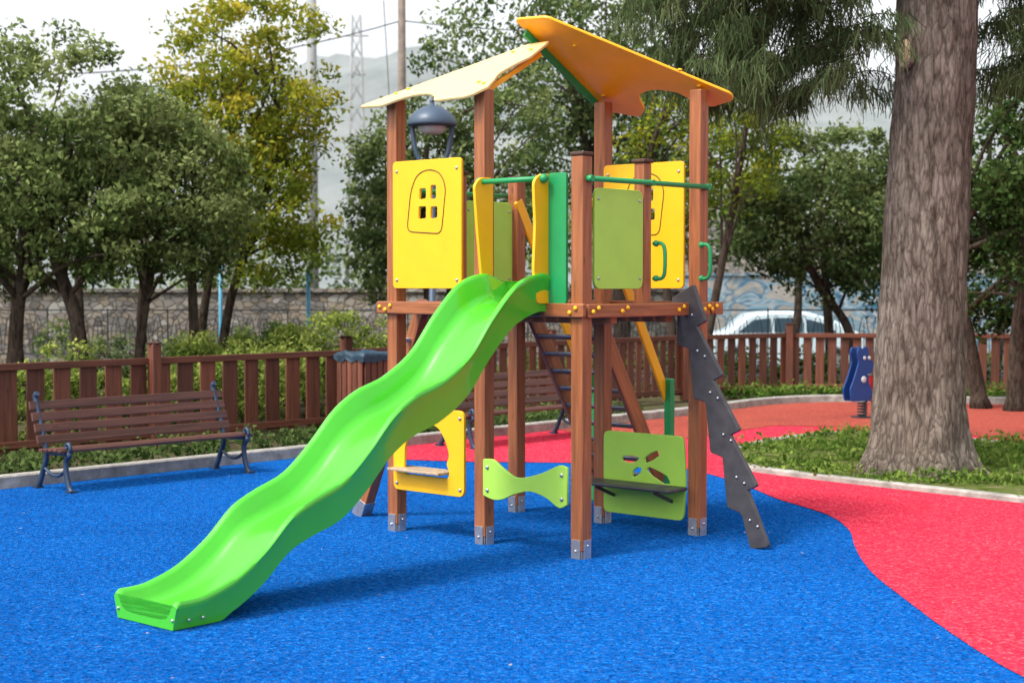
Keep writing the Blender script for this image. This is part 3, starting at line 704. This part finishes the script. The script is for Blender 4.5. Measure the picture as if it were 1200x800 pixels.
# ------------------------------------------------------------------ background structures
mb=MB(); mb.abox(-30,3.2,27.2,27.6,-.5,1.42,'x'); mb.abox(-30,3.2,27.15,27.65,1.422,1.48); o=mb.build('rubble_stone_wall',M['stone'])
mb=MB(); mb.abox(2,60,42,42.5,-.5,1.75,'x'); mb.abox(2,60,41.95,42.55,1.752,1.82); o=mb.build('graffiti_wall',M['graf'])
mb=MB(); mb.abox(2,60,43.2,44,-.5,3.3,'x'); o=mb.build('rubble_stone_wall',M['stone'])
e=empty('iron_railing',(0,25.2,0)); mb=MB()
x=-14
while x<14:
    mb.tube([(x,0,-.1),(x,0,1.18)],.012,5,cap=False)
    for s in range(4):
        x0=x+.03+s*.22
        mb.tube([(x0+.20*q/6,0,.45+.62*math.sin(pi*q/6)**.6) for q in range(7)],.007,4,cap=False)
        mb.tube([(x0+.10,0,.15),(x0+.10,0,.95)],.006,4,cap=False)
    x+=.95
for z in(.15,.46,1.15): mb.beam((-14,0,z),(14,0,z),.016,.02)
mb.build('bars',M['blackiron'],e)
for X,Y,h in((-2.75,21.5,1.75),(-4.3,23.5,1.9)):
    mb=MB(); mb.tube([(0,0,-.1),(0,0,h)],.03,10); mb.ball((0,0,h),.035); o=mb.build('blue_post',M['lightblue']); o.location=(X,Y,0)
e=empty('parked_car',(5.72,34.0,gz(0,34.0)+.005),0.0); 
def carshape(scale=.84):
    L0=[(-1.95,.35),(-1.98,.62),(-1.9,.85),(-1.55,.95),(-1.35,.98),(-.85,1.40),(-.3,1.47),(.5,1.46),(1.15,1.28),(1.75,.98),(1.95,.85),(1.98,.55),(1.92,.33)]
    out=rounded(L0,.10,4)
    def arch(cx): return [(cx+.34*math.cos(a),.33+.34*math.sin(a)) for a in np.linspace(pi,0,12)]
    lo=[p for p in out]+[(1.6,.28)]+[(p[0],p[1]) for p in reversed(arch(1.25))]+[(.85,.24),(-.82,.24)]+[(p[0],p[1]) for p in reversed(arch(-1.22))]+[(-1.62,.28)]
    b=panel('body',lo,[],1.5,M['carpaint'],Matrix.Scale(scale,4)@Matrix.Rotation(pi/2,4,'X'),e,.08)
    for k,y in enumerate((-.757,.757)):
        for q,wn in enumerate(([(-1.15,1.02),(-.80,1.32),(-.36,1.37),(-.36,1.02)],[(-.26,1.02),(-.26,1.375),(.44,1.37),(.44,1.02)],[(.54,1.02),(.54,1.35),(.95,1.24),(1.3,1.02)])):
            panel('side_window_%d_%d'%(k,q),rounded(wn,.05),[],.02,M['carglass'],Matrix.Scale(scale,4)@Matrix.Translation((0,y,0))@Matrix.Rotation(pi/2,4,'X'),e,.004)
        mb=MB()
        for cx in(-1.22,1.25): mb.tube([(cx*scale,y*scale*.98-.0,.31*scale),(cx*scale,y*scale*.75,.31*scale)],.31*scale,20)
        mb.build('wheels_%d'%k,M['tyre'],e)
        mb=MB()
        for cx in(-1.22,1.25): mb.tube([(cx*scale,y*scale*1.0,.31*scale),(cx*scale,y*scale*.9,.31*scale)],.19*scale,14)
        mb.build('hubcaps_%d'%k,M['steel'],e)
carshape()
sheet('street',[(-60,31),(60,31),(60,38.5),(-60,38.5)],-.315,M['asphalt'])
e=empty('utility_pole',(-2.75,40,-.3)); mb=MB(); mb.tube([(0,0,0),(0,0,4.5),(.0,0,9.6)],[.13,.11,.09],12); mb.beam((-.8,0,9.1),(.8,0,9.1),.08,.1); mb.build('pole',M['utility'],e)
mb=MB(); mb.beam((-.12,-.02,3),(-.45,-.02,8.9),.02,.02)
for z0,z1,x1 in((8.4,6.6,-8),(8.4,7.9,9)):
    mb.tube([(x1*q/12,0-.3*q,z0+(z1-z0)*q/12-1.2*(q/12)*(1-q/12)) for q in range(13)],.015,5)
mb.build('wires',M['blackiron'],e)
def lattice(nm,X,Y,H,w,mat):
    e=empty(nm,(X,Y,-.3)); mb=MB(); n_=14
    for sx in(-1,1):
        for sy in(-1,1): mb.tube([(sx*w,sy*w,0),(sx*w*.35,sy*w*.35,H)],.045,5)
    for i in range(n_):
        a=i/n_; b=(i+1)/n_; wa=w*(1-.65*a); wb=w*(1-.65*b)
        for sy in(-1,1): mb.tube([(-wa,sy*wa,H*a),(wb,sy*wb,H*b)],.025,4); mb.tube([(wa,sy*wa,H*a),(-wb,sy*wb,H*b)],.025,4)
    mb.beam((-w*1.1,0,H*.93),(w*1.1,0,H*.93),.08,.08); mb.beam((-w*.8,0,H*.80),(w*.8,0,H*.80),.08,.08)
    mb.build('lattice',mat,e)
lattice('antenna_tower',-9.7,100,18.5,.7,M['plaster'])
mb=MB(); mb.tube([(0,0,0),(0,0,16)],[.24,.16],12); mb.beam((-.6,0,15.8),(.6,0,15.8),.1,.1); o=mb.build('lighting_mast',M['plaster']); o.location=(-7.5,60,-.3)
xs=np.linspace(-260,300,90); ys=np.linspace(230,520,30); V=[];F=[]
for j,y in enumerate(ys):
    for i,x in enumerate(xs):
        t=math.sin(pi*min(1,(j/29)*1.1)/1.1*.5*1.0)
        h=70*t*(0.80+.22*math.sin((x+120)*.013)+.16*noise.noise(Vector((x*.02,y*.02,0)))+.06*noise.noise(Vector((x*.07,y*.07,3)))+.03*noise.noise(Vector((x*.25,y*.25,3))))
        V.append((x,y,h-2))
for j in range(29):
    for i in range(89): F.append((j*90+i,j*90+i+1,(j+1)*90+i+1,(j+1)*90+i))
me=bpy.data.meshes.new('hill'); me.from_pydata(V,[],F); me.materials.append(M['hill']); me.polygons.foreach_set('use_smooth',[True]*len(F)); o=bpy.data.objects.new('hill',me); COL.objects.link(o)

# ------------------------------------------------------------------ trees
b2=M['bark2']
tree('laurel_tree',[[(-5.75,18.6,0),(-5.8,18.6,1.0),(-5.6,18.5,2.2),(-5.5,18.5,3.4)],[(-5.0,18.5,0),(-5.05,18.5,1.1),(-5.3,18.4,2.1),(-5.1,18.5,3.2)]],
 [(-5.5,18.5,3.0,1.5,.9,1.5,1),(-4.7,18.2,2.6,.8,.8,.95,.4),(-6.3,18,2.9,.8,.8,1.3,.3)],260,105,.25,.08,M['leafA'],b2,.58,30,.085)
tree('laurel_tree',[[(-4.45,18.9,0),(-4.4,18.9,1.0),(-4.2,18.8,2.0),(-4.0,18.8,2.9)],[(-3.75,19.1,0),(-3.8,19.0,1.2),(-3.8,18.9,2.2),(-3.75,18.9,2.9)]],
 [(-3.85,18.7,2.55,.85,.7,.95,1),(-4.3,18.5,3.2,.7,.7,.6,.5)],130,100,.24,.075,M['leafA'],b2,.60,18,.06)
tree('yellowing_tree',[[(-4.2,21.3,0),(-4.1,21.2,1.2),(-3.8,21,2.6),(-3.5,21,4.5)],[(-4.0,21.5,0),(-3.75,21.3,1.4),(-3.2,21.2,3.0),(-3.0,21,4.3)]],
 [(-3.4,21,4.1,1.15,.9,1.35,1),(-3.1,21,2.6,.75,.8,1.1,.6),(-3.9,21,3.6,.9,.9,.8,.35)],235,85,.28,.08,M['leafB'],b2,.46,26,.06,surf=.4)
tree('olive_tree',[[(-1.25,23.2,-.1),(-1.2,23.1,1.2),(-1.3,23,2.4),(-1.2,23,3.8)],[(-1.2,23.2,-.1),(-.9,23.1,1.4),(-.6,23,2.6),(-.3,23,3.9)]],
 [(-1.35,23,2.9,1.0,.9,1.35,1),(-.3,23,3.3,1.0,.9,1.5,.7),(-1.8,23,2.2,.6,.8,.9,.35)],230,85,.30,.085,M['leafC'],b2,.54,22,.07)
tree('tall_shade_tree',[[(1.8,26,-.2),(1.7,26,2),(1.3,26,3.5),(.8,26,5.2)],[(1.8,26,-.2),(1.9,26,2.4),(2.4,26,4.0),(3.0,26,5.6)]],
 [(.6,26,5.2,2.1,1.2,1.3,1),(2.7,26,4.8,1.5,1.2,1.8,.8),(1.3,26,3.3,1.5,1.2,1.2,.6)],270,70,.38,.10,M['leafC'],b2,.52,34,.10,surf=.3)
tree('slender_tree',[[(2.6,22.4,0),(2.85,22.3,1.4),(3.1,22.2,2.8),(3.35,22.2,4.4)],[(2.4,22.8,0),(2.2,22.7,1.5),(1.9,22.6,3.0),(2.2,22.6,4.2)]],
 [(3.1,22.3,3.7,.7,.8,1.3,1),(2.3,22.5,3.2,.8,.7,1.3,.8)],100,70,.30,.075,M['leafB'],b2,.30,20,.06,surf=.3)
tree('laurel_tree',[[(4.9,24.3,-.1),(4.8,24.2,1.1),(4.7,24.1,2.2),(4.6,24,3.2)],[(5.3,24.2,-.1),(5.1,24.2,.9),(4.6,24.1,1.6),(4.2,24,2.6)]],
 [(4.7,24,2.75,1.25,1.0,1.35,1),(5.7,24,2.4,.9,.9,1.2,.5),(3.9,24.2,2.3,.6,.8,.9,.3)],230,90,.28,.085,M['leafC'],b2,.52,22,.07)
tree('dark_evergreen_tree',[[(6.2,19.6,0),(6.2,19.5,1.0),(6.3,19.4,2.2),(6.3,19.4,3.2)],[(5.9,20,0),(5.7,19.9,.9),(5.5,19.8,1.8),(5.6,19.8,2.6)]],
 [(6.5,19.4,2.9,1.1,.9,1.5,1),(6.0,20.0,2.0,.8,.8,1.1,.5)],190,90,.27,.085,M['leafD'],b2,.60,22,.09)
e=empty('distant_trees',(0,45,0)); CL=[]
for _ in range(480):
    x=random.uniform(-17,19); y=random.uniform(-.2,4)
    top=4.0+1.6*noise.noise(Vector((x*.25,3.1,0)))+ .8*noise.noise(Vector((x*.9,7,0)))
    if -6.5<x<-2.2: top-=1.5
    CL.append((x,y,random.uniform(.6 if x<2 else 2.4,max(1,top)+(.6 if x>2 else 0))))
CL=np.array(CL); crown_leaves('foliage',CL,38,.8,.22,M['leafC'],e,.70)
e=empty('dark_tree_row',(0,29.5,0)); CL=[]
for _ in range(210):
    x=random.uniform(6.8,12) if random.random()<.75 else random.uniform(3,6.8); y=random.uniform(-1,1.2); top=3.6+1.0*noise.noise(Vector((x*.5,13.1,0)))
    CL.append((x,y,random.uniform(1.95,top)))
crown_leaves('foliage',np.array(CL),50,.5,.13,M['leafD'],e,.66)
mb=MB()
for x in np.arange(3.4,13,1.9): mb.tube([(x+random.uniform(-.3,.3),0,-.4),(x,0,1.0),(x+random.uniform(-.4,.4),0,2.4)],[.10,.08,.05],7)
mb.build('trunks',b2,e)
e=empty('laurel_tree_row',(0,24.5,0)); CL=[]
for _ in range(120):
    x=random.uniform(-10,-6.2) if random.random()<.6 else random.uniform(-6.2,-4.2); y=random.uniform(-1,1.2); CL.append((x,y,random.uniform(1.8,4.4 if x<-6.2 else 2.8)))
crown_leaves('foliage',np.array(CL),55,.42,.11,M['leafC'],e,.62)
mb=MB()
for x in np.arange(-10,-4.5,1.1): mb.tube([(x,0,-.2),(x+random.uniform(-.2,.2),0,1.0),(x,0,2.6)],[.09,.07,.05],7)
mb.build('trunks',b2,e)
def shrub(name,pts,n,per,cr,size,mat,t0=.5):
    e=empty(name,(pts[0][0],pts[0][1],0)); CL=[]
    for _ in range(n):
        k=random.randrange(len(pts)); x,y,r,h=pts[k]
        a=random.random()*2*pi; q=math.sqrt(random.random()); CL.append((x+r*q*math.cos(a)-pts[0][0],y+r*q*math.sin(a)-pts[0][1],h*(1-.35*q*q)*random.random()**.6))
    crown_leaves('foliage',np.array(CL),per,cr,size,mat,e,t0); return e
shrub('hedge',[(Fp(t)[0]-.50,Fp(t)[1]+.48,.42,.90+.08*math.sin(t*2.1)) for t in np.arange(-2,4.2,.35)],320,70,.14,.055,M['hedge'],.55)
shrub('hedge',[(Fp(t)[0]-.45,Fp(t)[1]+.42,.40,.74) for t in np.arange(4.4,9,.35)],130,60,.15,.055,M['hedge'],.42)
shrub('round_shrub',[(-2.1,18.7,.55,1.30),(-1.6,18.9,.5,1.18),(-2.6,19.0,.45,1.12),(-3.1,18.6,.45,1.05),(-3.6,18.3,.4,1.0)],240,80,.17,.055,M['hedge'],.58)
shrub('round_shrub',[(-3.0,20.6,.4,1.12)],50,80,.16,.06,M['leafD'],.6)
shrub('round_shrub',[(x,22.6+.3*math.sin(x*3),.4,.92+.12*math.sin(x*2.7)) for x in (-6.4,-5.8,-5.1,-4.5,-3.9)],90,70,.18,.065,M['leafC'],.55)
shrub('hedge',[(x,23.1+.2*math.sin(x*2),.5,.66) for x in np.arange(2.2,11,.5)],180,60,.18,.07,M['leafD'],.65)
cl=[]
for _ in range(440):
    t=random.uniform(-2,8.5); k=K(t); q=random.uniform(.18,1.05); cl.append((k[0]-AH[0]*q,k[1]-AH[1]*q,.05+.10*random.random()))
crown_leaves('ground_cover_plants',np.array(cl),22,.11,.055,M['leafD'],None,.7)
cl=[]
for _ in range(320):
    x=random.uniform(2.5,9); y=21.1+random.uniform(.1,1.0)+(.2 if x<6 else -.3); cl.append((x,y,.03+.12*random.random()))
crown_leaves('ground_cover_plants',np.array(cl),20,.13,.06,M['weed'],None,.35)

# ------------------------------------------------------------------ big casuarina-like tree
e=empty('casuarina_tree',(3.34,13.05,0)); mb=MB()
path=smooth_path([(0,0,-.05),(.0,0,.25),(.01,0,.7),(.04,0,1.6),(.08,0,2.6),(.12,0,3.6),(.16,.05,5.0),(.15,.1,7.0)],16)
rad=[interp(p[2],[(-.05,.56),(.08,.48),(.25,.41),(.6,.37),(1.2,.35),(2.0,.335),(3.0,.318),(4,.315),(5,.24),(7,.12)]) for p in path]
def rf(p,a,i):
    z=p.z; fl=max(0,1-z/.6)
    r=1+.16*fl*math.sin(a*5+1.3)+.03*math.sin(a*3+z*.6)
    r+=.05*noise.noise(Vector((math.cos(a)*5,math.sin(a)*5,z*1.4)))+.035*noise.noise(Vector((math.cos(a)*13,math.sin(a)*13,z*3.2)))
    r+=.022*noise.noise(Vector((math.cos(a)*30,math.sin(a)*30,z*7)))
    return r
mb.tube(path,rad,120,rfun=rf)
br=[]
for (z,ang,ln,ry) in ((3.9,pi*1.02,2.3,.5),(4.3,pi*.9,2.8,.7),(4.6,pi*1.2,2.6,.7),(4.2,0.1,1.8,.4),(4.6,-.4,2.2,.7),(4.9,pi*.5,2.2,.8),(5.0,pi*1.4,2.0,.7),(5.2,pi*1.0,3.0,.9),(5.0,.3,2.4,.6)):
    p0=Vector((.13,.03,z)); d=Vector((math.cos(ang),math.sin(ang)*.8,0)); pts=[p0,p0+d*ln*.35+Vector((0,0,ry*.7)),p0+d*ln*.7+Vector((0,0,ry*.6)),p0+d*ln+Vector((0,0,ry*.1))]
    sp=smooth_path(pts,6); mb.tube(sp,[.09*(1-.85*i/(len(sp)-1)) for i in range(len(sp))],8); br.append(sp)
mb.build('trunk_and_limbs',M['bark'],e)
mb=MB(); mb.ball((0,0,0),.075,(.55,.95,1.7),16,10); o=mb.build('pruned_limb_scar',M['palecut'],e); o.location=(-.175,-.235,3.44); o.rotation_euler=(0,0,math.radians(55)); o.scale=(1.0,.85,.85)
mb=MB(); mb.tube([(0,.075*math.cos(a),.145*math.sin(a)) for a in np.linspace(0,2*pi,25)],.026,8,cap=False); o=mb.build('scar_collar',M['bark'],e); o.location=(-.19,-.235,3.44); o.rotation_euler=(0,0,math.radians(55)); o.scale=(1,.85,.85)
mt=MB(); cen=[];ax=[]
def spray(base,dirv,length):
    if -.55<base[0]<.62 and base[1]<.15 and base[2]<4.6: return
    p=Vector(base); d=Vector(dirv).normalized(); pts=[p.copy()]
    for k in range(6):
        d=(d+Vector((0,0,-.25))+Vector((random.uniform(-.3,.3),random.uniform(-.3,.3),random.uniform(-.1,.1)))).normalized(); p=p+d*length/6; pts.append(p.copy())
    mt.tube(pts,[.007*(1-.8*i/6) for i in range(7)],4,cap=False)
    tt=random.random()
    for k in range(1,7):
        for _ in range(20):
            f=random.random(); q=pts[k-1].lerp(pts[k],f)+Vector((random.gauss(0,.055),random.gauss(0,.055),random.gauss(0,.03))); cen.append(tuple(q)); dd=Vector((random.gauss(0,.42),random.gauss(0,.42),-1+random.gauss(0,.3)))+(pts[k]-pts[k-1]).normalized()*.3; ax.append((*dd.normalized(),tt))
for sp in br:
    for _ in range(30):
        i=random.randrange(len(sp)//4,len(sp)); a=random.random()*2*pi
        spray(sp[i],(math.cos(a),math.sin(a),random.uniform(-.2,.7)),random.uniform(.4,.9))
for _ in range(125):
    x=random.uniform(-1.95,-.30); b=(x,random.uniform(-.5,.9),random.uniform(3.05+.25*abs(x+1),4.3)); a=random.random()*2*pi; spray(b,(math.cos(a)*.7-.3,math.sin(a)*.6,.25),random.uniform(.35,.7))
for _ in range(60):
    b=(random.uniform(.65,1.7),random.uniform(-.1,.9),random.uniform(3.15,4.4)); a=random.random()*2*pi; spray(b,(math.cos(a)*.7,math.sin(a)*.6,.25),random.uniform(.35,.6))
mt.build('twigs',b2,e)
C=np.array(cen); D=np.array(ax); n=len(C); d=D[:,:3]; Lg=(.07+.13*RNG.random(n))[:,None]
r=RNG.normal(size=(n,3)); s=np.cross(d,r); s/=np.linalg.norm(s,axis=1)[:,None]; wv=.0052
v=np.empty((n,4,3)); v[:,0]=C-s*wv; v[:,1]=C+s*wv; tip=C+d*Lg; v[:,2]=tip+s*wv*.5; v[:,3]=tip-s*wv*.5
me=bpy.data.meshes.new('needles'); me.vertices.add(4*n); me.vertices.foreach_set('co',v.astype(np.float32).ravel()); me.loops.add(4*n); me.loops.foreach_set('vertex_index',np.arange(4*n,dtype=np.int32)); me.polygons.add(n); me.polygons.foreach_set('loop_start',np.arange(0,4*n,4,dtype=np.int32)); me.update(calc_edges=True)
at=me.attributes.new('tint','FLOAT','POINT'); at.data.foreach_set('value',np.repeat(np.clip(.25+.5*D[:,3]+.3*(RNG.random(n)-.5),0,1),4).astype(np.float32)); me.materials.append(M['pine']); o=bpy.data.objects.new('needle_foliage',me); COL.objects.link(o); o.parent=e

# ------------------------------------------------------------------ light, world, camera
sd=Vector((-.55,-.42,.95)).normalized()
el=math.asin(sd.z); az=math.atan2(sd.x,sd.y)
sl=bpy.data.lights.new('sun','SUN'); sl.energy=2.6; sl.angle=math.radians(10); sl.color=(1,.94,.86)
so=bpy.data.objects.new('sun',sl); so.rotation_euler=(-sd).to_track_quat('-Z','Y').to_euler(); COL.objects.link(so)
w=bpy.data.worlds.new('World'); scene.world=w; w.use_nodes=True; nt=w.node_tree; nt.nodes.clear()
sky=nt.nodes.new('ShaderNodeTexSky'); sky.sky_type='NISHITA'; sky.sun_disc=False; sky.sun_elevation=el; sky.sun_rotation=az; sky.dust_density=4; sky.air_density=1.0; sky.ozone_density=1
hs=nt.nodes.new('ShaderNodeHueSaturation'); hs.inputs['Saturation'].default_value=.18; hs.inputs['Value'].default_value=2.15
bg=nt.nodes.new('ShaderNodeBackground'); bg.inputs['Strength'].default_value=.15; ow=nt.nodes.new('ShaderNodeOutputWorld')
nt.links.new(sky.outputs[0],hs.inputs['Color']); nt.links.new(hs.outputs[0],bg.inputs[0]); nt.links.new(bg.outputs[0],ow.inputs[0])
cam=bpy.data.cameras.new('camera'); cam.lens=1866/1200*36; cam.sensor_width=36; cam.clip_end=3000
cam.dof.use_dof=True; cam.dof.focus_distance=9.3; cam.dof.aperture_fstop=3.2
co=bpy.data.objects.new('camera',cam); co.location=(0,0,1.6); co.rotation_euler=(math.radians(90-2.15),0,0); COL.objects.link(co); scene.camera=co
scene.view_settings.view_transform='Standard'; scene.view_settings.look='None'; scene.view_settings.exposure=0
